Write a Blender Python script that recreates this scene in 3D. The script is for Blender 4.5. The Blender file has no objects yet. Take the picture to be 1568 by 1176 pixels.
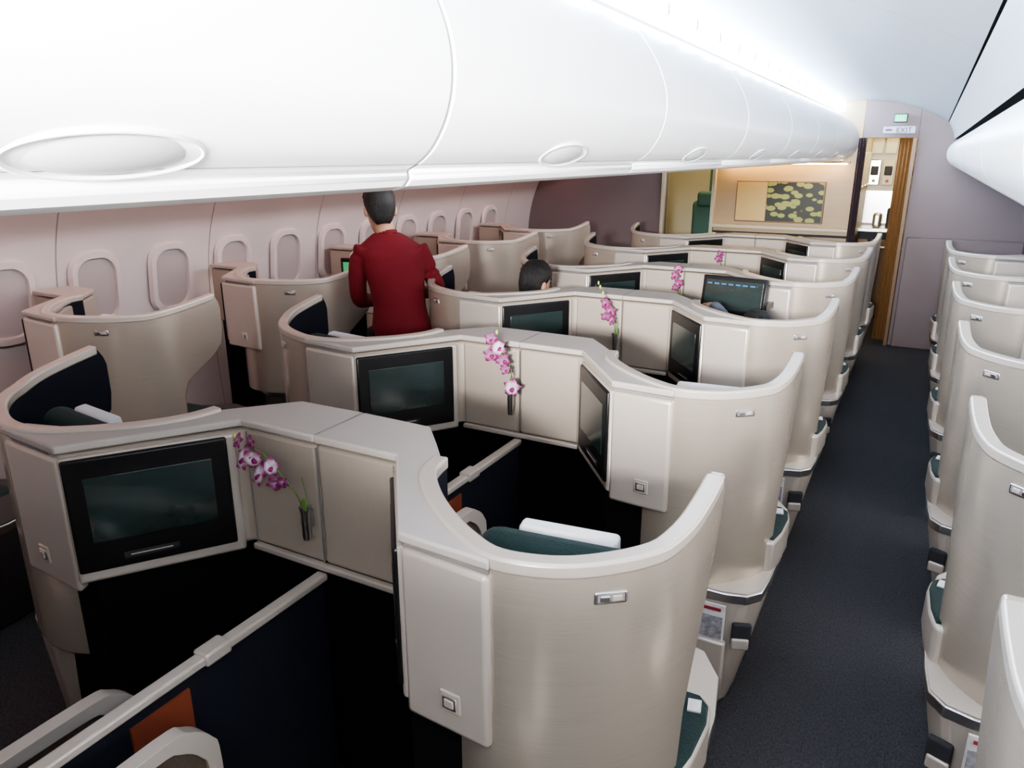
import bpy, bmesh, math, random
from mathutils import Vector, Matrix
random.seed(4)
R=math.radians
scn=bpy.context.scene
col=scn.collection

# ------------------------------------------------------------ materials
def mat(name,c,rough=.5,metal=0,noise=None,bump=None,emit=None,es=1,coat=0,var=.1,spec=.5,sheen=0):
    m=bpy.data.materials.new(name); m.use_nodes=True
    nt=m.node_tree; b=nt.nodes['Principled BSDF']
    b.inputs['Base Color'].default_value=(*c,1)
    b.inputs['Roughness'].default_value=rough
    b.inputs['Metallic'].default_value=metal
    b.inputs['Coat Weight'].default_value=coat
    b.inputs['Coat Roughness'].default_value=.15
    b.inputs['Specular IOR Level'].default_value=spec
    b.inputs['Sheen Weight'].default_value=sheen
    if emit:
        b.inputs['Emission Color'].default_value=(*emit,1); b.inputs['Emission Strength'].default_value=es
    if noise:
        tc=nt.nodes.new('ShaderNodeTexCoord'); mp=nt.nodes.new('ShaderNodeMapping')
        mp.inputs['Scale'].default_value=noise
        n=nt.nodes.new('ShaderNodeTexNoise'); n.inputs['Scale'].default_value=1; n.inputs['Detail'].default_value=3
        nt.links.new(tc.outputs['Object'],mp.inputs[0]); nt.links.new(mp.outputs[0],n.inputs['Vector'])
        mx=nt.nodes.new('ShaderNodeMix'); mx.data_type='RGBA'
        mx.inputs[6].default_value=(*[v*(1-var) for v in c],1); mx.inputs[7].default_value=(*[min(1,v*(1+var)) for v in c],1)
        nt.links.new(n.outputs[0],mx.inputs[0]); nt.links.new(mx.outputs[2],b.inputs['Base Color'])
        if bump:
            bp=nt.nodes.new('ShaderNodeBump'); bp.inputs['Strength'].default_value=bump; bp.inputs['Distance'].default_value=.01
            nt.links.new(n.outputs[0],bp.inputs['Height']); nt.links.new(bp.outputs[0],b.inputs['Normal'])
    return m
M={}
M['shell']=mat('pearl_beige_shell',(.53,.46,.385),.27,.45,noise=(9,9,420),var=.10,coat=.4)
M['cream']=mat('warm_cream_plastic',(.56,.50,.44),.32,.2,noise=(6,6,6),var=.03,coat=.25)
M['panel']=mat('beige_panel',(.41,.35,.29),.5,noise=(300,300,12),var=.05)
M['ledge']=mat('ledge_laminate',(.46,.42,.385),.4,noise=(8,8,8),var=.03)
M['navy']=mat('navy_fabric',(.006,.008,.015),.9,noise=(300,300,300),var=.3,bump=.2,spec=.3)
M['black']=mat('footwell_black',(.003,.003,.004),.95,spec=.2)
M['dark']=mat('shaded_base_panel',(.05,.045,.045),.6,noise=(6,6,6),var=.1)
M['bez']=mat('monitor_bezel',(.008,.008,.009),.3)
M['teal']=mat('teal_wool',(.010,.030,.028),.9,noise=(260,260,260),var=.5,bump=.4,sheen=.05)
M['white']=mat('white_cotton',(.8,.8,.8),.8,noise=(60,60,60),var=.04,bump=.1)
M['bin']=mat('bin_white',(.95,.95,.94),.32,noise=(3,3,3),var=.01,coat=.3)
M['ceil']=mat('ceiling_white',(.38,.39,.42),.42,noise=(3,3,3),var=.02)
M['latchs']=mat('latch_grey',(.58,.58,.58),.4,noise=(9,9,9),var=.02)
M['wallp']=mat('sidewall_panel',(.66,.60,.58),.28,noise=(2,2,2),var=.03,coat=.5)
M['bulk']=mat('bulkhead_mauve',(.165,.128,.130),.6,noise=(4,4,4),var=.04)
M['gap']=mat('dark_gap',(.03,.03,.035),.8)
M['seam']=mat('seam_grey',(.24,.22,.21),.8)
M['metal']=mat('brushed_metal',(.62,.62,.63),.28,1)
M['leather']=mat('brown_leather',(.09,.065,.05),.6,noise=(80,80,80),var=.2,bump=.2)
M['orange']=mat('orange_leather',(.20,.045,.02),.6,noise=(80,80,80),var=.1)
M['red']=mat('red_jacket',(.155,.004,.010),.85,noise=(200,200,200),var=.15,bump=.2)
M['trou']=mat('black_trousers',(.008,.008,.011),.8,noise=(200,200,200),var=.2)
M['skin']=mat('skin',(.55,.31,.21),.5,noise=(40,40,40),var=.05)
M['hair']=mat('black_hair',(.004,.003,.003),.45,noise=(300,300,40),var=.6,bump=.8)
M['shirt']=mat('grey_shirt',(.10,.11,.14),.8,noise=(200,200,200),var=.1)
M['eye']=mat('eye_dark',(.02,.015,.01),.2)
M['lip']=mat('lips',(.45,.16,.14),.5)
M['wood']=mat('golden_wood',(.36,.26,.155),.45,noise=(2,2,30),var=.10)
M['green']=mat('stem_green',(.12,.22,.05),.6)
M['galley']=mat('galley_cream',(.5,.46,.34),.45,noise=(4,4,4),var=.05)
M['brown']=mat('door_frame_brown',(.16,.09,.04),.5,noise=(4,4,4),var=.05)
M['tealw']=mat('teal_partition',(.05,.12,.10),.7,noise=(4,4,4),var=.1)
M['curt']=mat('gold_curtain',(.32,.18,.07),.8,noise=(40,40,4),var=.2)
M['curt2']=mat('mauve_curtain',(.07,.045,.055),.85,noise=(40,40,4),var=.2)
M['paper']=mat('paper',(.75,.75,.76),.6,noise=(40,40,40),var=.25)
M['print']=mat('magazine_cover',(.34,.33,.36),.5,noise=(70,70,90),var=.95)
M['redp']=mat('red_print',(.32,.04,.05),.5)
M['cove']=mat('cove_lamp',(1,1,1),.5,emit=(.62,.79,1),es=85)
M['coveL']=mat('cove_lamp_dim',(1,1,1),.5,emit=(.95,.90,.92),es=42)
M['cove2']=mat('salmon_lamp',(1,.8,.75),.5,emit=(1,.40,.30),es=4.2)
M['warm']=mat('warm_lamp',(1,.9,.7),.5,emit=(1,.68,.28),es=30)
M['warm2']=mat('galley_lamp',(1,.9,.7),.5,emit=(1,.78,.38),es=8)
M['pane']=mat('window_daylight',(1,1,1),.5,emit=(1,.97,.95),es=11)
M['shade']=mat('window_shade',(.42,.37,.36),.5,emit=(1,.85,.8),es=.01)
M['exit']=mat('exit_green',(.02,.5,.2),.5,emit=(.05,1,.35),es=.7)
M['sign']=mat('sign_face',(.35,.35,.45),.5,emit=(.7,.7,.9),es=.08)
M['txt']=mat('sign_text',(.03,.03,.05),.6)
M['gold']=mat('gold_leaf',(.52,.37,.14),.5,noise=(5,5,5),var=.1)
M['blue_ui']=mat('screen_ui',(.02,.05,.1),.2,emit=(.1,.45,.9),es=.6)
M['greenui']=mat('screen_map',(.02,.1,.05),.2,emit=(.15,.7,.3),es=.5)
M['screen']=mat('dark_glass',(.022,.036,.034),.13,noise=(4,4,6),var=.8,coat=1)
M['carpet']=mat('dark_carpet',(.056,.056,.062),.95,noise=(160,90,120),var=.9,bump=.9)
def petalmat():
    m=bpy.data.materials.new('orchid_petal'); m.use_nodes=True; nt=m.node_tree; b=nt.nodes['Principled BSDF']
    a=nt.nodes.new('ShaderNodeAttribute'); a.attribute_name='Col'
    nt.links.new(a.outputs['Color'],b.inputs['Base Color']); b.inputs['Roughness'].default_value=.5
    b.inputs['Subsurface Weight'].default_value=.1
    return m
M['petal']=petalmat()
def artmat():
    m=bpy.data.materials.new('leaf_art'); m.use_nodes=True; nt=m.node_tree; b=nt.nodes['Principled BSDF']
    tc=nt.nodes.new('ShaderNodeTexCoord'); v=nt.nodes.new('ShaderNodeTexVoronoi'); v.feature='F1'
    mp=nt.nodes.new('ShaderNodeMapping'); mp.inputs['Rotation'].default_value=(0,.6,0); mp.inputs['Scale'].default_value=(1,1,1.7)
    v.inputs['Scale'].default_value=11
    cr=nt.nodes.new('ShaderNodeValToRGB'); cr.color_ramp.elements[0].position=.46; cr.color_ramp.elements[0].color=(.28,.30,.07,1)
    cr.color_ramp.elements[1].position=.50; cr.color_ramp.elements[1].color=(.008,.012,.004,1)
    nt.links.new(tc.outputs['Object'],mp.inputs[0]); nt.links.new(mp.outputs[0],v.inputs['Vector'])
    nt.links.new(v.outputs['Distance'],cr.inputs[0]); nt.links.new(cr.outputs[0],b.inputs['Base Color']); return m
M['art']=artmat()

# ------------------------------------------------------------ helpers
def empty(name,loc=(0,0,0),rz=0):
    o=bpy.data.objects.new(name,None); o.location=loc; o.rotation_euler=(0,0,rz); o.empty_display_size=.1
    col.objects.link(o); return o
def mk(name,V,F,mats,parent=None,smooth=True,bevel=0,mi=None,mx=1,ang=35,seg=2,sub=0):
    me=bpy.data.meshes.new(name)
    me.from_pydata([(v[0]*mx,v[1],v[2]) for v in V],[],F)
    if not isinstance(mats,(list,tuple)): mats=[mats]
    for m in mats: me.materials.append(m)
    if mi:
        for p,i in zip(me.polygons,mi): p.material_index=i
    bm=bmesh.new(); bm.from_mesh(me); bmesh.ops.recalc_face_normals(bm,faces=bm.faces); bm.to_mesh(me); bm.free()
    if smooth:
        for p in me.polygons: p.use_smooth=True
        me.set_sharp_from_angle(angle=R(ang))
    o=bpy.data.objects.new(name,me); col.objects.link(o)
    if parent: o.parent=parent
    if bevel:
        b=o.modifiers.new('bevel','BEVEL'); b.width=bevel; b.segments=seg; b.limit_method='ANGLE'; b.angle_limit=R(35); b.harden_normals=False
    return o
def prism(name,poly,z0,z1,m,parent=None,bevel=0,mx=1,poly2=None,seg=2):
    n=len(poly); p2=poly2 or poly
    V=[(x,y,z0) for x,y in poly]+[(x,y,z1) for x,y in p2]
    F=[list(range(n)),list(range(n,2*n))]+[[i,(i+1)%n,n+(i+1)%n,n+i] for i in range(n)]
    return mk(name,V,F,m,parent,bevel=bevel,mx=mx,seg=seg)
def obox(name,c,size,m,parent=None,ax=(1,0),bevel=0,mx=1,seg=2,tilt=0):
    a=Vector((ax[0],ax[1],0)).normalized(); n=Vector((-a.y,a.x,0)); u=Vector((0,0,1))
    if tilt:
        q=Matrix.Rotation(tilt,3,a); n=q@n; u=q@u
    V=[]
    for k in(-.5,.5):
        for j in(-.5,.5):
            for i in(-.5,.5):
                V.append(Vector(c)+a*size[0]*i+n*size[1]*j+u*size[2]*k)
    F=[[0,1,3,2],[4,5,7,6],[0,1,5,4],[2,3,7,6],[0,2,6,4],[1,3,7,5]]
    return mk(name,V,F,m,parent,bevel=bevel,mx=mx,seg=seg)
def catmull(P,k=6):
    out=[]
    n=len(P)
    for i in range(n-1):
        p0=P[max(i-1,0)];p1=P[i];p2=P[i+1];p3=P[min(i+2,n-1)]
        for j in range(k):
            t=j/k
            out.append(tuple(.5*((2*b)+(-a+c)*t+(2*a-5*b+4*c-d)*t*t+(-a+3*b-3*c+d)*t**3) for a,b,c,d in zip(p0,p1,p2,p3)))
    out.append(tuple(P[-1])); return out
def rings(name,RR,m,parent=None,seg=16,link=True):
    V=[];F=[]
    for c,a,b in RR:
        for i in range(seg):
            t=2*math.pi*i/seg; V.append(Vector(c)+Vector(a)*math.cos(t)+Vector(b)*math.sin(t))
    for r in range(len(RR)-1):
        for i in range(seg):
            F.append([r*seg+i,r*seg+(i+1)%seg,(r+1)*seg+(i+1)%seg,(r+1)*seg+i])
    F.append(list(range(seg))); F.append(list(range((len(RR)-1)*seg,len(RR)*seg)))
    if not link: return V,F
    return mk(name,V,F,m,parent,ang=60)
def tubeR(P,rad,k=4):
    P=[Vector(p) for p in P]
    full=[(*p,r) for p,r in zip(P,rad)]
    full=catmull(full,k)
    out=[]
    for i,q in enumerate(full):
        a=Vector(full[max(i-1,0)][:3]); b=Vector(full[min(i+1,len(full)-1)][:3]); t=(b-a).normalized()
        up=Vector((0,0,1)) if abs(t.z)<.9 else Vector((0,1,0))
        x=t.cross(up).normalized(); y=t.cross(x).normalized(); r=max(q[3],.0005)
        out.append((Vector(q[:3]),x*r,y*r))
    return out
def tube(name,P,rad,m,parent=None,seg=10,k=4,link=True):
    if not isinstance(rad,(list,tuple)): rad=[rad]*len(P)
    return rings(name,tubeR(P,rad,k),m,parent,seg,link)
def ball(c,r,seg=14,n=9,tilt=None):
    out=[]
    for i in range(n):
        a=-math.pi/2+math.pi*(i+.15)/(n-.7)
        out.append((Vector(c)+Vector((0,0,r[2]*math.sin(a))),Vector((max(r[0]*math.cos(a),.0004),0,0)),Vector((0,max(r[1]*math.cos(a),.0004),0))))
    return out
def joinmesh(name,parts,m,parent,remesh=0,smooth_it=0,mi=None,ang=180):
    V=[];F=[];I=[]
    for k,(v,f) in enumerate(parts):
        o=len(V); V+=v; F+=[[i+o for i in q] for q in f]; I+=[mi[k] if mi else 0]*len(f)
    ob=mk(name,V,F,m,parent,ang=ang,mi=I)
    if remesh:
        r=ob.modifiers.new('r','REMESH'); r.mode='VOXEL'; r.voxel_size=remesh; r.use_smooth_shade=True
        if smooth_it:
            s=ob.modifiers.new('s','SMOOTH'); s.factor=.5; s.iterations=smooth_it
    return ob
def L(RR,seg=16): return rings('',RR,None,None,seg,False)

def ribbon(name,path,z0,ztop,cut,th,mats,parent,mx=1,n=56,fr=None,bevel=.007,zb=None):
    P=[Vector(p) for p in catmull(path,8)]
    d=[0]
    for a,b in zip(P,P[1:]): d.append(d[-1]+(b-a).length)
    Lt=d[-1]
    def at(s):
        if s>Lt: return P[-1]+(P[-1]-P[-2]).normalized()*(s-Lt)
        if s<0: return P[0]-(P[1]-P[0]).normalized()*(-s)
        for i in range(len(P)-1):
            if d[i+1]>=s:
                t=(s-d[i])/max(d[i+1]-d[i],1e-9); return P[i].lerp(P[i+1],t)
        return P[-1]
    def tan(s): return (at(s+.012)-at(s-.012)).normalized()
    V=[]
    for side in(1,-1):
        for f in fr:
            for i in range(n+1):
                Lf=Lt-cut(f); s=i/n*Lf
                p=at(s); tg=tan(s); nn=Vector((tg.y,-tg.x))
                q=p+nn*th/2*side
                zt=ztop(s/Lt); zlo=zt-zb if zb else z0
                V.append((q.x,q.y,zlo+f*(zt-zlo)))
    m=len(fr)-1; W=n+1; O=(m+1)*W
    F=[];I=[]
    for j in range(m):
        for i in range(n):
            F.append([j*W+i,j*W+i+1,(j+1)*W+i+1,(j+1)*W+i]); I.append(0)
            F.append([O+j*W+i,O+j*W+i+1,O+(j+1)*W+i+1,O+(j+1)*W+i]); I.append(1)
        for i in(0,n):
            F.append([j*W+i,(j+1)*W+i,O+(j+1)*W+i,O+j*W+i]); I.append(0)
    for j in(0,m):
        for i in range(n):
            F.append([j*W+i,j*W+i+1,O+j*W+i+1,O+j*W+i]); I.append(0)
    return mk(name,V,F,mats,parent,bevel=bevel,mx=mx,mi=I)

def lerp_tab(tab):
    def f(x):
        for (a,b),(c,d_) in zip(tab,tab[1:]):
            if x<=c: return b+(d_-b)*max(0,(x-a))/(c-a)
        return tab[-1][1]
    return f

# ------------------------------------------------------------ half pod
C1=(.255,0)
def half_pod(par,mx,kind='R'):
    if kind=='R': C2=(.49,-.30);C3=(.69,-.312)
    elif kind=='CL': C2=(.50,-.355);C3=(.755,-.335)
    else: C2=(.48,-.32);C3=(.76,-.345)
    wide={'R':0,'CL':.62,'W':.75}[kind]
    def wx(p):
        x,y=p
        if wide and x>.72: x=.72+(x-.72)*(1+.55)
        return (x,y)
    if kind=='R':
        path=[(.366,.02),(.385,-.06),(.45,-.14),(.53,-.21),(.61,-.262),(.69,-.292),(.79,-.268),(.868,-.212),(.925,-.145),(.955,-.07),(.966,.02),(.970,.14)]
        cut=lerp_tab([(0,.20),(.42,.17),(.6,.11),(.8,.04),(.93,.0),(1,.012)])
        fr=[0,.12,.25,.38,.5,.6,.7,.8,.88,.94,.98,1]
    else:
        path=[(.366,.02),(.385,-.07),(.45,-.17),(.55,-.26),(.65,-.315),(.76,-.318),(.88,-.275),(.98,-.215),(1.055,-.14),(1.105,-.05),(1.125,.05),(1.135,.20)]
        cut=lerp_tab([(0,.235),(.42,.225),(.5,.20),(.56,.13),(.62,.05),(.68,.01),(.76,0),(.9,0),(.96,.012),(1,.035)])
        fr=[0,.2,.4,.46,.5,.53,.56,.59,.62,.65,.68,.76,.84,.9,.94,.98,1]
    zt=lerp_tab([(0,1.105),(.60,1.10),(.74,1.102),(1,1.158)])
    ribbon('shell',path,.44,zt,cut,.034,[M['shell'],M['navy']],par,mx,fr=fr)
    ribbon('shell_rim',path,0,lambda s:zt(s)+.005,lambda f:.03,.0385,[M['cream'],M['cream']],par,mx,fr=[0,.5,1],bevel=.006,zb=.030)
    inner=[(C3[0]-.03,C3[1]+.045),(.60,C3[1]+.08),(.53,-.185),(.45,-.115),(.39,-.04),(.36,.03),(.30,.10),(.22,.19)]
    body=[(0,0),C1,C2,C3]+inner+[(0,.19)]
    prism('console',body,.735,1.072,M['panel'],par,bevel=.012,mx=mx,seg=3)
    g=.007
    top=[(0,-g),(C1[0]+.002,-g),(C2[0]-.004,C2[1]-g-.002),(C3[0],C3[1]-g)]+inner+[(0,.195)]
    prism('ledge_top',top,1.078,1.10,M['ledge'],par,bevel=.006,mx=mx,seg=3)
    obox('shadow_gap',((C2[0]+C3[0])/2,(C2[1]+C3[1])/2+.003,1.073),(.19,.01,.008),M['seam'],par,(C3[0]-C2[0],C3[1]-C2[1]),0,mx)
    low=[(0,.05),(.24,.05),(C2[0]-.05,C2[1]+.1),(C2[0]-.02,C2[1]+.03),(C3[0]-.01,C3[1]+.037),(.60,-.2),(.45,-.08),(.36,.05),(.22,.18),(0,.18)]
    prism('footwell_shade_block',low,0,.738,M['black'],par,mx=mx)  # solid near-black block stands in for the dark inside of the open footwell
    prism('end_panel',[(C2[0]-.004,C2[1]-.008),(C3[0]-.004,C3[1]-.010),(C3[0]-.004,C3[1]+.02),(C2[0]+.01,C2[1]+.03)],.695,1.068,M['cream'],par,bevel=.012,mx=mx,seg=3)
    e=Vector((C3[0]-C2[0],C3[1]-C2[1])).normalized(); bn=Vector((e.y,-e.x)); bc=Vector(C2).lerp(Vector(C3),.55)
    def bp(o): q=bc+bn*(o+.009); return (q.x,q.y,.77)
    obox('button_plate',bp(.001),(.048,.006,.046),M['cream'],par,e,.004,mx)
    obox('button_ring',bp(.005),(.032,.004,.028),M['metal'],par,e,.003,mx)
    obox('button',bp(.0075),(.022,.004,.018),M['cream'],par,e,.003,mx)
    # monitor
    dd=Vector(C1)-Vector(C2); ln=dd.length; d=dd.normalized(); nr=Vector((-d.y,d.x))
    if nr.x>0: nr=-nr
    def on(a,z,off): 
        p=Vector(C2)+d*a+nr*off; return (p.x,p.y,z)
    mc=ln*.45; mw=ln*.885
    obox('monitor_frame',on(ln*.47,.894,.002),(ln*.95,.02,.345),M['cream'],par,d,.012,mx,3)
    obox('monitor_bezel',on(mc,.907,.010),(mw,.02,.308),M['bez'],par,d,.006,mx)
    obox('monitor_glass',on(mc,.922,.0205),(mw*.78,.003,.175),M['screen'],par,d,.0015,mx)
    obox('monitor_badge',on(mc-.02,.785,.0205),(.13,.003,.016),M['gap'],par,d,0,mx)
    obox('monitor_badge_text',on(mc-.02,.785,.0223),(.10,.001,.003),M['cream'],par,d,0,mx)
    obox('panel_seam',(C1[0]-.012,-.001,.90),(.002,.004,.33),M['seam'],par,(1,0),0,mx)
    # latch
    if kind=='R': cx,cy=.868,-.212; a=(.77,.62)
    else: cx,cy=.93,-.248; a=(.85,.50)
    n=Vector((a[1],-a[0])).normalized()
    def lt(off,sh=0): 
        p=Vector((cx,cy))+n*off+Vector(a).normalized()*sh; return(p.x,p.y,1.035)
    obox('latch_plate',lt(.018),(.060,.006,.024),M['metal'],par,a,.004,mx)
    obox('latch_recess',lt(.0205),(.050,.004,.016),M['seam'],par,a,.003,mx)
    obox('latch_tab',lt(.0225,.011),(.018,.004,.012),M['cream'],par,a,.002,mx)
    obox('latch_tab_b',lt(.0225,-.011),(.018,.004,.012),M['metal'],par,a,.002,mx)
    # base
    BM=M['dark'] if kind=='W' else M['cream']  # window-side base and armrest coloured dark to carry the shade down there
    if kind=='R':
        out=[(.60,-.285),(.72,-.29),(.88,-.287),(.945,-.270),(.980,-.225),(.990,-.12),(.992,.08),(.985,.25),(.96,.40),(.90,.49),(.78,.52),(.64,.40)]
    else:
        out=[(.60,-.27),(.76,-.325),(.89,-.288),(.99,-.225),(1.07,-.15),(1.125,-.05),(1.145,.08),(1.14,.25),(1.10,.40),(1.0,.49),(.80,.52),(.64,.40)]
    xm=max(p[0] for p in out)
    sh=[(x-.085*max(0,x-.62)/(xm-.62),y+(.02 if y<-.2 else 0)) for x,y in out]
    prism('base',sh,0,.43,BM,par,bevel=.015,mx=mx,poly2=out,seg=3)
    ou2=[(x+.004*(1 if x>.8 else 0),y-(.004 if y<0 else -.004)) for x,y in out]
    prism('base_trim',ou2,.422,.455,M['metal'],par,bevel=.004,mx=mx)
    prism('base_top',out,.452,.460,BM,par,mx=mx)
    if kind=='R':
        obox('cup_recess_shade',(.940,-.268,.31),(.062,.02,.085),M['gap'],par,(.9,.35),.009,mx,3)  # dark block painted in for the shade of a hollow that is not cut
        obox('cup_lever',(.940,-.277,.282),(.055,.016,.04),M['cream'],par,(.9,.35),.007,mx,3)
        px,py=.838,-.29
        obox('magazine_pocket',(px,py-.012,.18),(.125,.03,.22),M['cream'],par,(1,.02),.008,mx)
        obox('magazine',(px,py-.008,.34),(.105,.008,.15),M['paper'],par,(1,.02),0,mx)
        obox('magazine_red',(px-.005,py-.0135,.400),(.09,.003,.010),M['redp'],par,(1,.02),0,mx)
        obox('magazine_picture',(px,py-.0135,.335),(.095,.003,.08),M['print'],par,(1,.02),0,mx)
    # armrest
    arm=[wx(t) for t in [(.90,-.10),(.985,-.10),(1.0,-.02),(1.005,.10),(.995,.16),(.965,.19),(.92,.19),(.89,.15)]]
    prism('armrest',arm,.45,.565,BM,par,bevel=.012,mx=mx,seg=3)
    c=Vector((sum(t[0] for t in arm)/8,sum(t[1] for t in arm)/8))
    pad=[tuple(c+(Vector(t)-c)*.88) for t in arm]
    prism('armrest_pad',pad,.56,.571,M['teal'],par,bevel=.004,mx=mx)
    obox('armrest_card',(c.x+.005,c.y+.06,.573),(.03,.04,.004),M['paper'],par,(1,.2),0,mx)
    # seat
    ax=(1,.12)
    cx=.745+(.04 if wide else 0)
    obox('seat_back',(cx-.02,-.08,.70),(.44,.10,.54),M['teal'],par,ax,.045,mx,4,tilt=.12)
    obox('headrest',(cx,-.105,.975),(.38,.09,.15),M['teal'],par,ax,.044,mx,4,tilt=.12)
    obox('headrest_cloth',(cx-.015,-.065,.978),(.205,.040,.16),M['white'],par,ax,.010,mx,3,tilt=.12)
    obox('seat_cushion',(cx-.08,.18,.40),(.46,.5,.14),M['teal'],par,ax,.045,mx,4)
    obox('seat_pedestal',(cx-.07,.15,.17),(.36,.4,.34),M['black'],par,ax,.02,mx)

def fin(par,mx):
    x=.115
    prof=[(.62,.20),(.62,.56),(.605,.63),(.56,.675),(.50,.69),(.20,.69),(.17,.69)]
    V=[];F=[];t=.034
    pts=catmull(prof,4); n=len(pts)
    for (y,z) in pts:
        iy=y-(.03 if y>.45 else .0); iz=z-(.03 if z>.5 else 0)
        for xx in(-t/2,t/2): V.append((x+xx,y,z))
        for xx in(-t/2,t/2): V.append((x+xx,iy,iz))
    for i in range(n-1):
        a=i*4;b=a+4
        F+= [[a,a+1,b+1,b],[a+2,a+3,b+3,b+2],[a,a+2,b+2,b],[a+1,a+3,b+3,b+1]]
    F+=[[0,1,3,2],[(n-1)*4,(n-1)*4+1,(n-1)*4+3,(n-1)*4+2]]
    mk('armrest_frame',V,F,M['cream'],par,bevel=.006,mx=mx)
    poly=[(y-(.01 if y>.45 else 0),z-.012) for y,z in pts]+[(.17,.2)]
    V=[(x-.008,y,z) for y,z in poly]+[(x+.008,y,z) for y,z in poly]; n=len(poly)
    F=[list(range(n)),list(range(n,2*n))]+[[i,(i+1)%n,n+(i+1)%n,n+i] for i in range(n)]
    mk('armrest_leather',V,F,M['leather'],par,mx=mx)

def clone(par,name,loc):
    e=bpy.data.objects.new(name,None); e.location=loc; e.empty_display_size=.1; col.objects.link(e)
    for c in par.children:
        k=c.copy(); col.objects.link(k); k.parent=e
    return e

PITCH=1.10
CX=-1.265
def divider(par):
    obox('divider_panel',(0,-.45,.35),(.02,.86,.70),M['navy'],par,(1,0),.003)
    obox('divider_cap',(0,-.45,.706),(.034,.88,.022),M['cream'],par,(1,0),.006,1,3)
    obox('divider_bracket',(0,-.37,.708),(.046,.07,.032),M['cream'],par,(1,0),.006)
    for s in(1,-1): obox('divider_leather',(s*.013,-.52,.35),(.006,.14,.64),M['orange'],par,(1,0))
c0=empty('paired_seat_suite',(CX,1.30,0))
half_pod(c0,1,'R'); half_pod(c0,-1,'CL')
for s in(1,-1): fin(c0,s)
divider(c0)
obox('centre_seam',(0,-.001,.9),(.003,.004,.33),M['seam'],c0)
obox('centre_sill',(0,-.004,.728),(.50,.02,.018),M['cream'],c0,bevel=.004)
obox('ledge_seam',(0,.09,1.1002),(.003,.19,.001),M['seam'],c0)
for k in list(range(1,6))+[-1]:
    clone(c0,'paired_seat_suite',(CX,1.30+PITCH*k,0))
w0=empty('window_seat_suite',(-3.99,2.18,0)); half_pod(w0,1,'W')
for k in(-1,1,2,3,4): clone(w0,'window_seat_suite',(-3.99,2.18+1.12*k,0))
r0=empty('window_seat_suite',(1.165,1.06,0)); half_pod(r0,-1,'R')
for k in(-1,1,2,3,4,5): clone(r0,'window_seat_suite',(1.165,1.06+1.08*k,0))

# ------------------------------------------------------------ room shell
YB=7.95; Y0=-1.6
mk('floor',[(-4.2,Y0,0),(1.45,Y0,0),(1.45,10.2,0),(-4.2,10.2,0)],[[0,1,2,3]],M['carpet'])
def strip(name,prof,ya,yb,m,parent=None,th=None,ang=40):
    n=len(prof)
    V=[(x,ya,z) for x,z in prof]+[(x,yb,z) for x,z in prof]
    F=[[i,i+1,n+i+1,n+i] for i in range(n-1)]
    return mk(name,V,F,m,parent,ang=ang)
lw=catmull([(-4.06,0),(-4.09,.5),(-4.08,.95),(-4.03,1.25),(-3.93,1.5),(-3.78,1.72),(-3.7,1.8)],5)
strip('wall_left',lw,Y0,YB,M['wallp'])
strip('wall_right',[(1.30-(x+4.09)*.8,z) for x,z in lw],Y0,YB,M['wallp'])
for k in range(8):
    y=1.35+k*1.0; n=len(lw)
    V=[(x+.003,y-.002,z) for x,z in lw]+[(x+.003,y+.002,z) for x,z in lw]
    mk('trim_%d'%(k+1),V,[[i,i+1,n+i+1,n+i] for i in range(n-1)],M['seam'])
cR=catmull([(-.782,2.240),(-.65,2.247),(-.5,2.240),(-.3,2.210),(-.1,2.140),(.075,2.05)],6)
ce=strip('ceiling',cR,Y0,YB,M['ceil'])
cL=[(2*CX-x,z) for x,z in cR]
strip('ceiling_left_aisle',cL,Y0,YB,M['ceil'])
obox('ceiling_roof',(-1.4,3.2,2.42),(5.8,9.8,.03),M['ceil'])
strip('trim_20',[(.06,2.085),(.10,2.05),(.20,1.96),(.20,1.84)],Y0,YB,M['gap'])
strip('trim_21',catmull([(.081,2.043),(.115,1.985),(.147,1.905)],4),Y0,YB,M['ceil'])
for k in range(9):
    y=.6+k*1.0; n=len(cR)
    V=[(x,y-.002,z-.002) for x,z in cR]+[(x,y+.002,z-.002) for x,z in cR]
    mk('trim_%d'%(30+k),V,[[i,i+1,n+i+1,n+i] for i in range(n-1)],M['seam'])
prof=[(-1.265,1.710),(-.90,1.712),(-.735,1.717),(-.708,1.724),(-.697,1.736),(-.70,1.748),(-.685,1.755),(-.655,1.778),(-.628,1.82),(-.615,1.87),(-.618,1.925),(-.638,1.98),(-.668,2.03),(-.70,2.07),(-.735,2.10),(-.80,2.135),(-.9,2.16),(-1.265,2.17)]
def binobj(name,prof,ya,yb,mirror=None,par=None):
    n=len(prof)
    P=[(x,z) for x,z in prof]
    if mirror is not None: P=[(2*mirror-x,z) for x,z in P]
    V=[(x,ya,z) for x,z in P]+[(x,yb,z) for x,z in P]
    F=[[i,(i+1)%n,n+(i+1)%n,n+i] for i in range(n)]+[list(range(n)),list(range(n,2*n))]
    return mk(name,V,F,M['bin'],par,bevel=.004,ang=28)
sm=[prof[0]]+prof[1:6]+catmull(prof[6:15],4)+prof[15:]
def latch(par,y):
    v=Vector((.76,0,.65)); nn=Vector((.65,0,-.76)); c=Vector((-.668,y,1.772)); Y=Vector((0,1,0))
    RR=[]
    for i in range(10):
        a=math.pi/2*i/9.3
        RR.append((c+nn*.014*math.sin(a)-nn*.004,v*.031*math.cos(a),Y*.100*math.cos(a)))
    joinmesh('bin_latch',[L(RR,40)],M['latchs'],par)
    pts=[c+nn*.003+Y*.101*math.cos(t)+v*.032*math.sin(t) for t in [2*math.pi*i/48 for i in range(49)]]
    tube('bin_latch_rim',pts,.0028,M['bin'],par,8,1)
bins=[-1.034+i*1.0 for i in range(9)]
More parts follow.
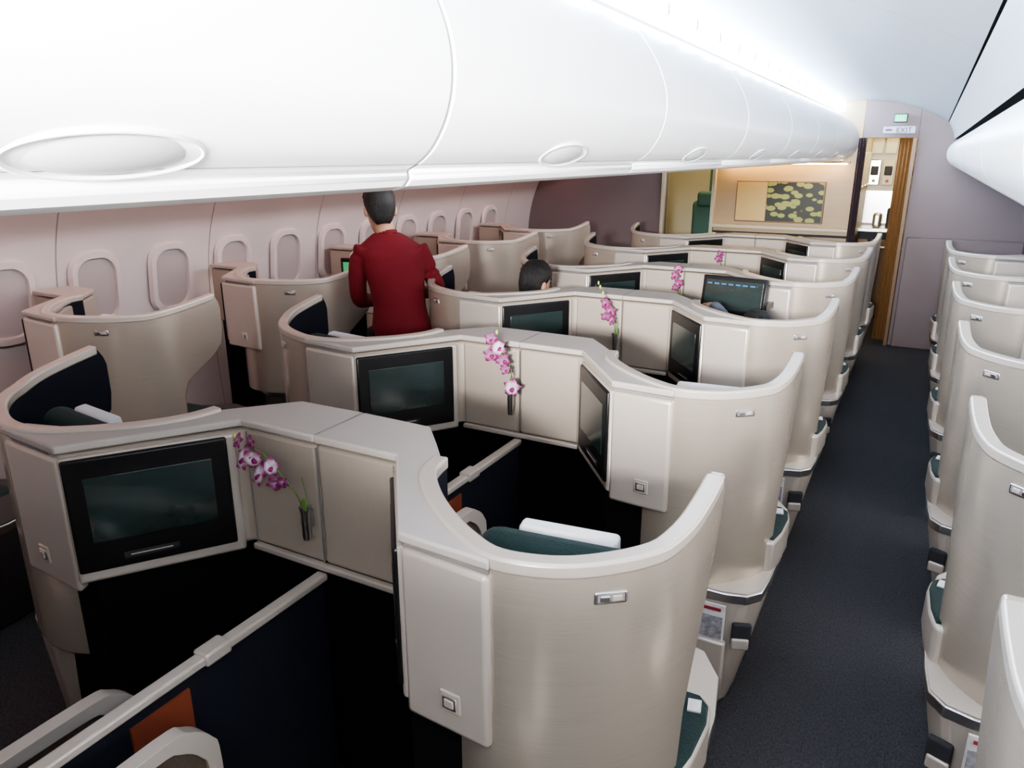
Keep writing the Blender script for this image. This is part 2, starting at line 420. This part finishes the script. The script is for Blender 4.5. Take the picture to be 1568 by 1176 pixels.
for y in bins:
    b=empty('overhead_bin'); b.location=(0,y,0)
    yb=min(y+.994,YB-.14)-y
    if yb<.3: continue
    binobj('bin_door',sm,.0,yb,None,b)
    binobj('bin_door_far_side',sm,.0,yb,CX,b)
    latch(b,.49)
strip('trim_50',[(-.700,1.7495),(-.682,1.7565)],Y0,YB-.15,M['seam'])
pr=[(.9,2.1),(.30,1.93),(.20,1.905),(.165,1.893)]+catmull([(.145,1.878),(.115,1.84),(.102,1.79),(.112,1.735),(.145,1.69)],5)+[(.18,1.668),(.3,1.655),(.9,1.65)]
for y in bins:
    b=empty('overhead_bin'); b.location=(0,y+.25,0); yb=min(y+.25+.996,YB-.02)-y-.25
    if yb<.2: continue
    binobj('bin_door',pr,0,yb,None,b)
pl=[(-3.66,2.1),(-3.0,2.08),(-2.80,2.03),(-2.72,1.95),(-2.72,1.87),(-2.80,1.80),(-3.0,1.76),(-3.58,1.745),(-3.66,1.76)]
for y in bins:
    yb=min(y+.996,YB-.02)-y
    if yb<.2: continue
    b=empty('overhead_bin'); b.location=(0,y,0); binobj('bin_door',pl,0,yb,None,b)
strip('cove_light_strip',[(-.83,2.160),(-.785,2.238)],Y0,YB,M['cove'])
strip('cove_light_strip',[(2*CX+.815,2.165),(2*CX+.79,2.222)],Y0,YB,M['coveL'])
strip('sidewall_wash_light',[(-3.70,1.735),(-3.60,1.735)],Y0,YB,M['cove2'])
cl=empty('cove_light_clips')
for k in range(24):
    obox('clip_%d'%k,(-.775,.45+.32*k,2.185),(.05,.022,.035),M['latchs'],cl,bevel=.004)

def rr(a,b,r,n=6):
    out=[]
    for cx,cy,s in((a-r,b-r,0),(-a+r,b-r,90),(-a+r,-b+r,180),(a-r,-b+r,270)):
        for i in range(n+1):
            t=R(s+90*i/n); out.append((cx+r*math.cos(t),cy+r*math.sin(t)))
    return out
def window(idx,y,z,xw,tilt,openw,sg=1):
    e=empty('window_%d'%idx,(xw,y,z)); e.rotation_euler=(0,tilt,0)
    o=rr(.155,.225,.12); i=rr(.115,.18,.09); n=len(o)
    V=[(0,a,b) for a,b in o]+[(.026*sg,a*.93,b*.95) for a,b in o]+[(.026*sg,a,b) for a,b in i]+[(.004*sg,a*.97,b*.98) for a,b in i]
    F=[]
    for k in range(3):
        for j in range(n): F.append([k*n+j,k*n+(j+1)%n,(k+1)*n+(j+1)%n,(k+1)*n+j])
    mk('frame',V,F,M['wallp'],e,ang=50)
    V=[(.005*sg,a,b) for a,b in i]; mk('shade',V,[list(range(n))],M['pane'] if openw==1 else M['shade'],e)
    if openw==2:
        obox('open_gap',(.007*sg,0,-.11),(.004,.20,.12),M['pane'],e)
for k in range(12):
    window(k+1,2.07+.49*(k-1),1.045,-4.055,R(6),2 if k in(4,) else 0)
for k in range(12):
    window(k+20,.6+.55*k,1.05,1.27,R(-6),1 if k in(0,1,2,4,6) else 0,-1)

def wallseg(name,x0,x1,z0,z1,m,y=YB,t=.06): 
    return obox(name,((x0+x1)/2,y+t/2,(z0+z1)/2),(x1-x0,t,z1-z0),m,bevel=.004)
DL=(-2.44,-1.95);DR=(-.60,-.14);DT=1.92
wallseg('wall_back_left',-4.2,DL[0],0,2.4,M['bulk'])
wallseg('wall_back_centre',DL[1],DR[0],0,2.4,M['wood'])
wallseg('wall_back_right',DR[1],1.45,0,2.4,M['bulk'])
wallseg('wall_back_lintel_left',DL[0],DL[1],DT,2.4,M['bulk'])
wallseg('wall_back_lintel_right',DR[0],DR[1],DT,2.4,M['bulk'])
obox('partition_panel',(.35,YB-.03,.52),(.92,.05,1.04),M['bulk'],bevel=.01)
obox('trim_61',(-1.27,YB-.04,1.075),(1.30,.08,.03),M['galley'],bevel=.004)
obox('trim_62',(-1.27,YB-.02,1.01),(1.30,.04,.02),M['gap'])
for i,x in enumerate((DL[0]-.02,DL[1]+.02,DR[0]+.02,DR[1]-.02)):
    obox('trim_%d'%(70+i),(x,YB-.01,DT/2),(.035,.09,DT),M['brown'] if i>1 else M['galley'],bevel=.004)
a=empty('framed_artwork',(-1.28,YB-.02,1.325))
obox('frame',(0,0,0),(.84,.03,.40),M['brown'],a,bevel=.004)
obox('gold_panel',(-.265,-.017,0),(.29,.006,.375),M['gold'],a)
obox('leaf_panel',(.145,-.017,0),(.52,.006,.375),M['art'],a)
pl_=empty('picture_light',(-1.27,YB-.07,1.69)); obox('lamp',(0,0,0),(1.15,.05,.012),M['warm'],pl_); obox('housing',(0,0,.015),(1.2,.07,.016),M['wood'],pl_)
e=empty('exit_sign',(-.30,YB-.10,2.03))
obox('box',(0,0,.055),(.11,.03,.075),M['txt'],e,bevel=.004)
obox('face_green',(0,-.017,.055),(.095,.004,.058),M['exit'],e)
for s in(-.022,0,.022):
    obox('figure',(s,-.020,.05),(.007,.002,.03),M['paper'],e); obox('figure_head',(s,-.020,.070),(.007,.002,.007),M['paper'],e)
obox('plate',(0,0,-.045),(.26,.02,.06),M['sign'],e,bevel=.003)
t=bpy.data.curves.new('exit_text','FONT'); t.body='EXIT'; t.size=.062; t.extrude=.001; t.align_x='CENTER'
to=bpy.data.objects.new('exit_text',t); to.data.materials.append(M['txt']); col.objects.link(to); to.parent=e; to.location=(.04,-.012,-.068); to.rotation_euler=(R(90),0,0)
obox('arrow',(-.085,-.012,-.045),(.05,.002,.014),M['txt'],e)
# galley beyond right doorway
g=empty('galley')
obox('galley_left_cabinet',(-.78,8.9,1.0),(.32,1.7,2.3),M['galley'],g,bevel=.01)
obox('galley_right_cabinet',(.15,8.9,1.1),(.5,1.7,2.3),M['galley'],g,bevel=.01)
obox('galley_back',(-.3,9.75,1.2),(1.2,.04,2.4),M['galley'],g)
obox('galley_counter',(-.40,9.45,.98),(.6,.5,.04),M['metal'],g,bevel=.005)
obox('galley_counter_front',(-.40,9.47,.48),(.58,.46,.96),M['gap'],g,bevel=.005)
for i in range(3):
    obox('cart_%d'%i,(-.60+.22*i,9.22,.46),(.19,.03,.84),M['brown'],g,bevel=.008)
    obox('cart_handle_%d'%i,(-.60+.22*i,9.19,.80),(.12,.02,.02),M['metal'],g,bevel=.004)
for i in range(4):
    obox('cupboard_%d'%i,(-.615,8.35+i*.38,1.62),(.02,.33,.36),M['paper'],g,bevel=.01)
    obox('cupboard_low_%d'%i,(-.615,8.35+i*.38,.55),(.02,.33,.8),M['gap'],g,bevel=.01)
    obox('cupboard_knob_%d'%i,(-.60,8.35+i*.38,1.46),(.02,.05,.02),M['metal'],g,bevel=.003)
for i in range(4):
    obox('locker_%d'%i,(-.56+.14*i,9.70,1.90),(.125,.03,.24),M['galley'],g,bevel=.01)
    obox('oven_%d'%i,(-.56+.14*i,9.70,1.58),(.125,.03,.28),M['galley'] if i%2 else M['metal'],g,bevel=.01)
    obox('oven_window_%d'%i,(-.56+.14*i,9.68,1.60),(.08,.02,.1),M['gap'],g,bevel=.01)
    obox('oven_switch_%d'%i,(-.56+.14*i,9.68,1.49),(.03,.02,.03),M['redp'] if i==1 else M['green'],g,bevel=.005)
obox('backsplash',(-.35,9.71,1.2),(.6,.02,.36),M['metal'],g)
obox('kettle',(-.45,9.35,1.08),(.09,.09,.16),M['metal'],g,bevel=.03,seg=3)
obox('coffee_maker',(-.30,9.4,1.10),(.12,.14,.22),M['gap'],g,bevel=.02,seg=3)
obox('notice',(-.60,8.25,1.42),(.02,.14,.12),M['green'],g)
obox('ceiling_lamp',(-.32,9.0,2.15),(.3,1.2,.02),M['warm2'],g)
def curtain(name,x0,x1,y,z0,z1,m,w=5,amp=.02):
    n=w*8; V=[];F=[]
    for z in(z0,z1):
        for i in range(n+1):
            t=i/n; V.append((x0+(x1-x0)*t,y+amp*math.sin(t*w*2*math.pi),z))
    F=[[i,i+1,n+2+i,n+1+i] for i in range(n)]
    mk(name,V,F,m,ang=60)
curtain('door_curtain',DR[1]-.15,DR[1]-.03,YB+.12,.02,DT,M['curt'],4,.025)
curtain('door_curtain',DR[0]-.02,DR[0]+.05,YB-.09,.9,1.92,M['curt2'],3,.02)
g2=empty('forward_lobby')
obox('lobby_back',(-2.3,9.9,1.2),(1.5,.04,2.4),M['galley'],g2)
obox('lobby_wall',(-3.0,9,1.2),(.04,1.8,2.4),M['galley'],g2)
obox('lobby_partition',(-2.18,9.6,.8),(.42,.05,1.75),M['tealw'],g2,bevel=.01)
obox('lobby_lamp',(-2.2,9,2.2),(.5,1.0,.02),M['warm2'],g2)
ch=empty('teal_armchair',(-2.26,8.9,0))
obox('back',(0,.2,.90),(.38,.12,.7),M['tealw'],ch,bevel=.05,seg=4); obox('seat',(0,0,.45),(.42,.5,.16),M['tealw'],ch,bevel=.05,seg=4)
obox('headrest',(0,.16,1.27),(.26,.1,.18),M['tealw'],ch,bevel=.04,seg=4); obox('base',(0,0,.2),(.36,.4,.38),M['gap'],ch,bevel=.02)
for s in(-1,1): obox('arm_%d'%s,(s*.24,0,.6),(.07,.45,.1),M['cream'],ch,bevel=.03,seg=3)

# ------------------------------------------------------------ orchids
def orchid(loc,pts,blooms,scale=1):
    e=empty('orchid_in_vase',loc)
    V,F=L([((0,0,z),(r,0,0),(0,r,0)) for z,r in[(-.075,.010),(-.07,.012),(0,.013),(.015,.016),(.02,.016),(.018,.012)]],16)
    joinmesh('vase',[(V,F)],M['metal'],e,ang=40)
    obox('vase_clip',(0,.014,-.02),(.014,.02,.05),M['metal'],e,bevel=.003)
    tube('stem',[(0,0,-.02)]+pts,[.0022]*(len(pts)+1),M['green'],e,8,6)
    tube('stem_b',[(0.003,0,-.02),(.012,-.004,.05),(.004,-.006,.10)],[.0015]*3,M['green'],e,6,4)
    v,f=L(ball((.012,-.012,.03),(.010,.003,.018)),12); joinmesh('leaf',[(v,f)],M['green'],e)
    V=[];F=[];C=[]
    for (bx,by,bz,r,kind) in blooms:
        q=Matrix.Rotation(random.uniform(-.5,.7),3,'Z')@Matrix.Rotation(random.uniform(-.5,.5),3,'X')
        c=Vector((bx,by,bz)); rot=random.uniform(0,1)
        if kind==0:
            v,f=L(ball(c,(r*.28,r*.28,r*.5),8,6),8); o=len(V); V+=v;F+=[[i+o for i in k] for k in f]; C+=[(.55,.62,.12)]*len(v); continue
        for k in range(6):
            ang=rot+2*math.pi*k/5; ln=r; wd=r*(.46 if k%2 else .34)
            base=0
            if k==5: ang=rot-math.pi/2; ln=r*.5; wd=r*.28; base=1
            o=len(V); rows=5
            for i in range(rows+1):
                t=i/rows; w=wd*math.sin(math.pi*min(1,.12+t*.86))**.8
                for s in(-1,0,1):
                    lx=math.cos(ang)*ln*t-math.sin(ang)*w*s; lz=math.sin(ang)*ln*t+math.cos(ang)*w*s
                    ly=-.25*r*math.sin(t*2.4)+(-.10*r if s==0 else 0)-(.2*r if base else 0)
                    V.append(c+q@Vector((lx,ly,lz)))
                    mg=(.24,.008,.13); wh=(.85,.72,.78)
                    u=min(1,max(0,(t-.35)/.42)) if kind==1 else min(1,.55+.6*t)
                    if base: u=1
                    C.append(tuple(wh[j]*(1-u)+mg[j]*u for j in range(3)))
            for i in range(rows):
                for s in(0,1): a_=o+i*3+s; F.append([a_,a_+1,a_+4,a_+3])
    me=bpy.data.meshes.new('blossoms'); me.from_pydata(V,[],F); me.materials.append(M['petal'])
    at=me.color_attributes.new('Col','FLOAT_COLOR','POINT')
    for i,c in enumerate(C): at.data[i].color=(*c,1)
    for p in me.polygons: p.use_smooth=True
    o=bpy.data.objects.new('blossoms',me); col.objects.link(o); o.parent=e
yv=-.035
orchid((CX-.02,1.30+yv,.895),[(-.005,-.015,.05),(-.04,-.025,.10),(-.09,-.03,.15),(-.15,-.035,.17)],
 [(-.165,-.04,.180,.022,2),(-.140,-.045,.140,.036,1),(-.112,-.05,.150,.030,1),(-.130,-.03,.182,.020,2),(-.092,-.045,.105,.032,1),(-.048,-.04,.092,.026,2),(-.072,-.03,.124,.026,1),(-.022,-.04,.098,.018,2),(-.180,-.04,.190,.016,0)])
orchid((CX-.02,1.30+PITCH+yv,.895),[(.0,-.01,.05),(.015,-.02,.10),(-.01,-.03,.17),(-.06,-.04,.22)],
 [(-.06,-.04,.225,.026,2),(-.02,-.05,.195,.034,1),(-.055,-.05,.17,.032,2),(-.01,-.04,.150,.03,2),(.0,-.04,.115,.022,2),(.03,-.04,.05,.036,1),(-.03,-.05,.255,.018,0)])
orchid((CX-.02,1.30+2*PITCH+yv,.895),[(0,-.01,.06),(-.01,-.02,.12),(-.04,-.02,.19),(-.08,-.03,.26)],
 [(-.075,-.03,.25,.02,0),(-.085,-.03,.27,.018,0),(-.06,-.03,.22,.02,0),(-.035,-.04,.175,.034,2),(-.01,-.04,.14,.034,2),(-.035,-.04,.11,.03,2),(.0,-.04,.09,.026,2)])
orchid((CX-.02,1.30+3*PITCH+yv,.895),[(0,-.01,.06),(.0,-.02,.12),(-.01,-.02,.19)],
 [(.0,-.03,.20,.03,2),(-.01,-.04,.16,.034,2),(.01,-.04,.12,.034,2),(-.01,-.04,.09,.026,2)])
orchid((CX-.02,1.30+4*PITCH+yv,.895),[(0,-.01,.06),(.0,-.02,.12)],[(.0,-.03,.18,.03,2),(-.01,-.04,.14,.034,2)])

# ------------------------------------------------------------ people
def head(par,loc,tilt,yaw=0,sc=1):
    h=empty('head'); h.parent=par; h.location=loc; h.rotation_euler=(-tilt,0,yaw); h.scale=(sc,)*3
    prof=[(-.112,.02,.022,.05),(-.105,.036,.04,.045),(-.085,.05,.06,.03),(-.05,.062,.08,.012),(-.01,.069,.089,.004),(.03,.073,.093,0),(.065,.068,.087,-.003),(.092,.052,.066,-.005),(.108,.03,.038,-.005),(.113,.01,.012,-.005)]
    parts=[L([((0,y,z),(a,0,0),(0,b,0)) for z,a,b,y in prof],24)]
    parts.append(L(tubeR([(0,.088,.015),(0,.105,-.02),(0,.10,-.03)],[.007,.012,.008]),10))
    for s in(-1,1): parts.append(L(ball((s*.078,-.005,-.012),(.010,.018,.030)),12))
    parts.append(L(ball((0,.085,-.06),(.022,.012,.010)),12))
    joinmesh('face',parts,M['skin'],h,remesh=.006,smooth_it=3)
    for s in(-1,1):
        joinmesh('eye_%d'%s,[L(ball((s*.030,.083,.012),(.012,.008,.006)),10)],M['eye'],h)
        joinmesh('brow_%d'%s,[L(tubeR([(s*.016,.093,.030),(s*.03,.094,.034),(s*.045,.085,.030)],[.002,.003,.0015]),8)],M['hair'],h)
    joinmesh('mouth',[L(ball((0,.094,-.058),(.02,.006,.005)),12)],M['lip'],h)
    hp=[(-.098,.036,.030,-.048),(-.075,.052,.044,-.045),(-.045,.066,.062,-.036),(-.01,.077,.080,-.026),(.02,.081,.092,-.015),(.05,.083,.100,-.007),(.085,.077,.095,-.003),(.112,.060,.074,-.004),(.130,.036,.044,-.006),(.136,.01,.012,-.006)]
    parts=[L([((0,y,z),(a,0,0),(0,b,0)) for z,a,b,y in hp],24)]
    for k in range(26):
        t=random.uniform(0,6.28); u=random.uniform(.2,1.3); p=Vector((.076*math.cos(t)*math.cos(u),.09*math.sin(t)*math.cos(u)-.005,.05+.082*math.sin(u)))
        parts.append(L(ball(p,(.014,.014,.010)),8))
    joinmesh('hair',parts,M['hair'],h,remesh=.006,smooth_it=2)
def hand(par,wrist,dirv,palmn,m,name):
    d=Vector(dirv).normalized(); n=Vector(palmn); n=(n-d*n.dot(d)).normalized(); s=d.cross(n)
    w=Vector(wrist); parts=[]
    rr_=[]
    for t,a,b in[(-.01,.026,.02),(.02,.034,.018),(.05,.041,.016),(.08,.040,.014),(.09,.030,.010)]: rr_.append((w+d*t,s*a,n*b))
    parts.append(L(rr_,14))
    for k,(o,ln) in enumerate([(-.030,.068),(-.010,.078),(.010,.072),(.030,.058)]):
        b=w+d*.078+s*o
        parts.append(L(tubeR([b,b+d*ln*.4+n*.004,b+d*ln*.75+n*.018,b+d*ln*.9+n*.036],[.0092,.0088,.008,.006]),10))
    b=w+d*.02-s*.028
    parts.append(L(tubeR([b,b+d*.025-s*.02+n*.01,b+d*.055-s*.024+n*.02],[.012,.010,.0075]),10))
    joinmesh(name,parts,m,par,remesh=.0035,smooth_it=2)

def attendant():
    e=empty('flight_attendant',(-2.46,3.23,0),math.atan2(.6,.8))
    T=[(.80,.02,-.03,.165,.128),(.88,.02,-.02,.160,.125),(.98,.015,.01,.143,.11),(1.08,.005,.045,.150,.115),(1.17,-.005,.085,.168,.122),(1.25,-.015,.12,.177,.118),(1.30,-.025,.145,.160,.10),(1.338,-.032,.162,.108,.078),(1.360,-.038,.172,.072,.064)]
    parts=[L([((x,y,z),(a,0,0),(0,b,0)) for z,x,y,a,b in T],24)]
    aL=[(-.155,.135,1.275),(-.195,.13,1.20),(-.210,.125,1.10),(-.205,.15,1.00),(-.17,.26,.97),(-.12,.34,.95)]
    aR=[(.115,.135,1.275),(.160,.13,1.20),(.200,.13,1.12),(.228,.15,1.05),(.20,.26,1.01),(.155,.35,.99)]
    rad=[.070,.058,.050,.047,.041,.035]
    parts+= [L(tubeR(aL,rad),14),L(tubeR(aR,rad),14)]
    joinmesh('jacket',parts,M['red'],e,remesh=.010,smooth_it=3)
    P=[L([((0.01,-.015,z),(a,0,0),(0,b,0)) for z,a,b in[(.74,.148,.112),(.86,.150,.113),(.94,.14,.10)]],20)]
    for s in(-1,1): P.append(L(tubeR([(s*.085,-.01,.86),(s*.095,.01,.68),(s*.095,.02,.5),(s*.10,0,.3),(s*.10,-.01,.07)],[.085,.078,.064,.056,.052]),16))
    joinmesh('trousers',P,M['trou'],e,remesh=.012,smooth_it=4)
    for s in(-1,1):
        joinmesh('shoe_%d'%s,[L(ball((s*.10,.05,.045),(.048,.135,.045),16,9),16)],M['bez'],e)
    tube('neck',[(-.035,.155,1.31),(-.048,.175,1.38),(-.06,.205,1.45)],[.056,.052,.050],M['skin'],e,16)
    tube('collar',[(-.038,.170,1.342),(-.042,.176,1.362)],[.064,.059],M['red'],e,20,1)
    head(e,(-.070,.225,1.482),R(26),R(10),1.06)
    hand(e,(-.115,.355,.945),(.4,.9,-.2),(0,0,-1),M['skin'],'hand_left')
    hand(e,(.150,.365,.985),(-.4,.9,-.2),(0,0,-1),M['skin'],'hand_right')
attendant()
def seated(name,loc,rz,mt,zs=.47,hz=.60,reach=None,lean=0):
    e=empty(name,loc,rz)
    T=[(zs,.0,.16,.12),(zs+.12,.0,.15,.11),(zs+.26,lean*.5,.165,.11),(zs+.38,lean*.8,.175,.10),(zs+.44,lean*.9,.14,.085),(zs+.475,lean,.065,.06)]
    parts=[L([((0,y,z),(a,0,0),(0,b,0)) for z,y,a,b in T],20)]
    sy=lean*.85; sz=zs+.40
    h=reach or (.14,.30,zs+.16)
    aR=[(.15,sy,sz),(.20,sy+.03,sz-.12),(.22,sy+.10,sz-.22),(h[0]+.02,h[1]-.1,h[2]-.02),h]
    aL=[(-.15,sy,sz),(-.20,sy+.03,sz-.12),(-.22,sy+.08,sz-.24),(-.18,.24,zs+.14),(-.14,.30,zs+.15)]
    rad=[.062,.054,.047,.04,.032]
    parts+=[L(tubeR(aR,rad),12),L(tubeR(aL,rad),12)]
    joinmesh('shirt',parts,mt,e,remesh=.012,smooth_it=4)
    P=[L([((0,0,z),(.155,0,0),(0,.12,0)) for z in(zs-.06,zs,zs+.06)],18)]
    for s in(-1,1): P.append(L(tubeR([(s*.08,.02,zs),(s*.09,.25,zs+.02),(s*.09,.43,zs),(s*.08,.47,zs-.2),(s*.08,.46,.09)],[.085,.078,.066,.055,.045]),14))
    joinmesh('trousers',P,M['trou'],e,remesh=.012,smooth_it=4)
    for s in(-1,1): joinmesh('shoe_%d'%s,[L(ball((s*.08,.52,.045),(.045,.13,.045),14,9),14)],M['bez'],e)
    tube('neck',[(0,lean,zs+.44),(0,lean+.01,zs+.53)],[.052,.05],M['skin'],e,14)
    head(e,(0,lean+.02,zs+hz),R(10))
    hand(e,h,(-.2,.9,.1),(0,0,-1),M['skin'],'hand_right'); hand(e,(-.14,.30,zs+.15),(.3,.9,0),(0,0,-1),M['skin'],'hand_left')
seated('seated_passenger',(-1.95,3.70,0),R(-20),M['shirt'],zs=.46,hz=.605,lean=.10)
seated('seated_passenger',(-.62,3.60,0),R(20),M['shirt'],zs=.40,hz=.53,reach=(-.16,.30,1.01),lean=.0)
dm=empty('deployed_monitor',(-.86,4.16,1.03),R(-8))
obox('bezel',(0,0,0),(.36,.025,.20),M['bez'],dm,bevel=.006,tilt=-.15)
obox('glass',(0,-.016,0),(.32,.004,.16),M['screen'],dm,tilt=-.15)
for i in range(7): obox('ui_%d'%i,(-.13+i*.04,-.028,.062),(.024,.003,.008),M['blue_ui'],dm,tilt=-.15)
obox('arm',(.17,.06,-.05),(.03,.12,.03),M['bez'],dm)
dm2=empty('deployed_monitor',(-2.98,3.60,1.08),R(15))
obox('bezel',(0,0,0),(.30,.025,.17),M['bez'],dm2,bevel=.006); obox('glass',(0,-.016,0),(.26,.004,.12),M['greenui'],dm2)
obox('arm',(-.14,.06,-.05),(.03,.12,.03),M['bez'],dm2)

# ------------------------------------------------------------ lights
def area(name,loc,rot,sx,sy,p,c,spread=180):
    l=bpy.data.lights.new(name,'AREA'); l.shape='RECTANGLE'; l.size=sx; l.size_y=sy; l.energy=p; l.color=c; l.spread=R(spread)
    o=bpy.data.objects.new(name,l); o.location=loc; o.rotation_euler=rot; col.objects.link(o); return o
def aim(o,t):
    o.rotation_euler=(Vector(t)-o.location).to_track_quat('-Z','Y').to_euler()
a1=area('bin_fill_aft',(-.15,-1.45,1.95),(0,0,0),.5,.3,105,(1,.98,.97),50); aim(a1,(-.70,2.0,2.30))  # added fill behind the camera, there only to brighten the centre bins
area('daylight_right',(1.2,2.2,1.25),(0,R(78),0),.35,5,42,(1,.97,.94))
w=bpy.data.worlds.new('cabin_ambient'); scn.world=w; w.use_nodes=True
w.node_tree.nodes['Background'].inputs[0].default_value=(.9,.86,.84,1); w.node_tree.nodes['Background'].inputs[1].default_value=.40
try: scn.view_settings.look='AgX - Medium High Contrast'
except Exception as ex: print(ex)

# ------------------------------------------------------------ camera
cam=bpy.data.cameras.new('camera'); co=bpy.data.objects.new('camera',cam); col.objects.link(co)
cam.sensor_width=36; cam.lens=36*1200/1650; cam.clip_start=.02
co.location=(0,0,1.77); co.rotation_euler=(R(90-17.1),0,R(28.4))
scn.camera=co
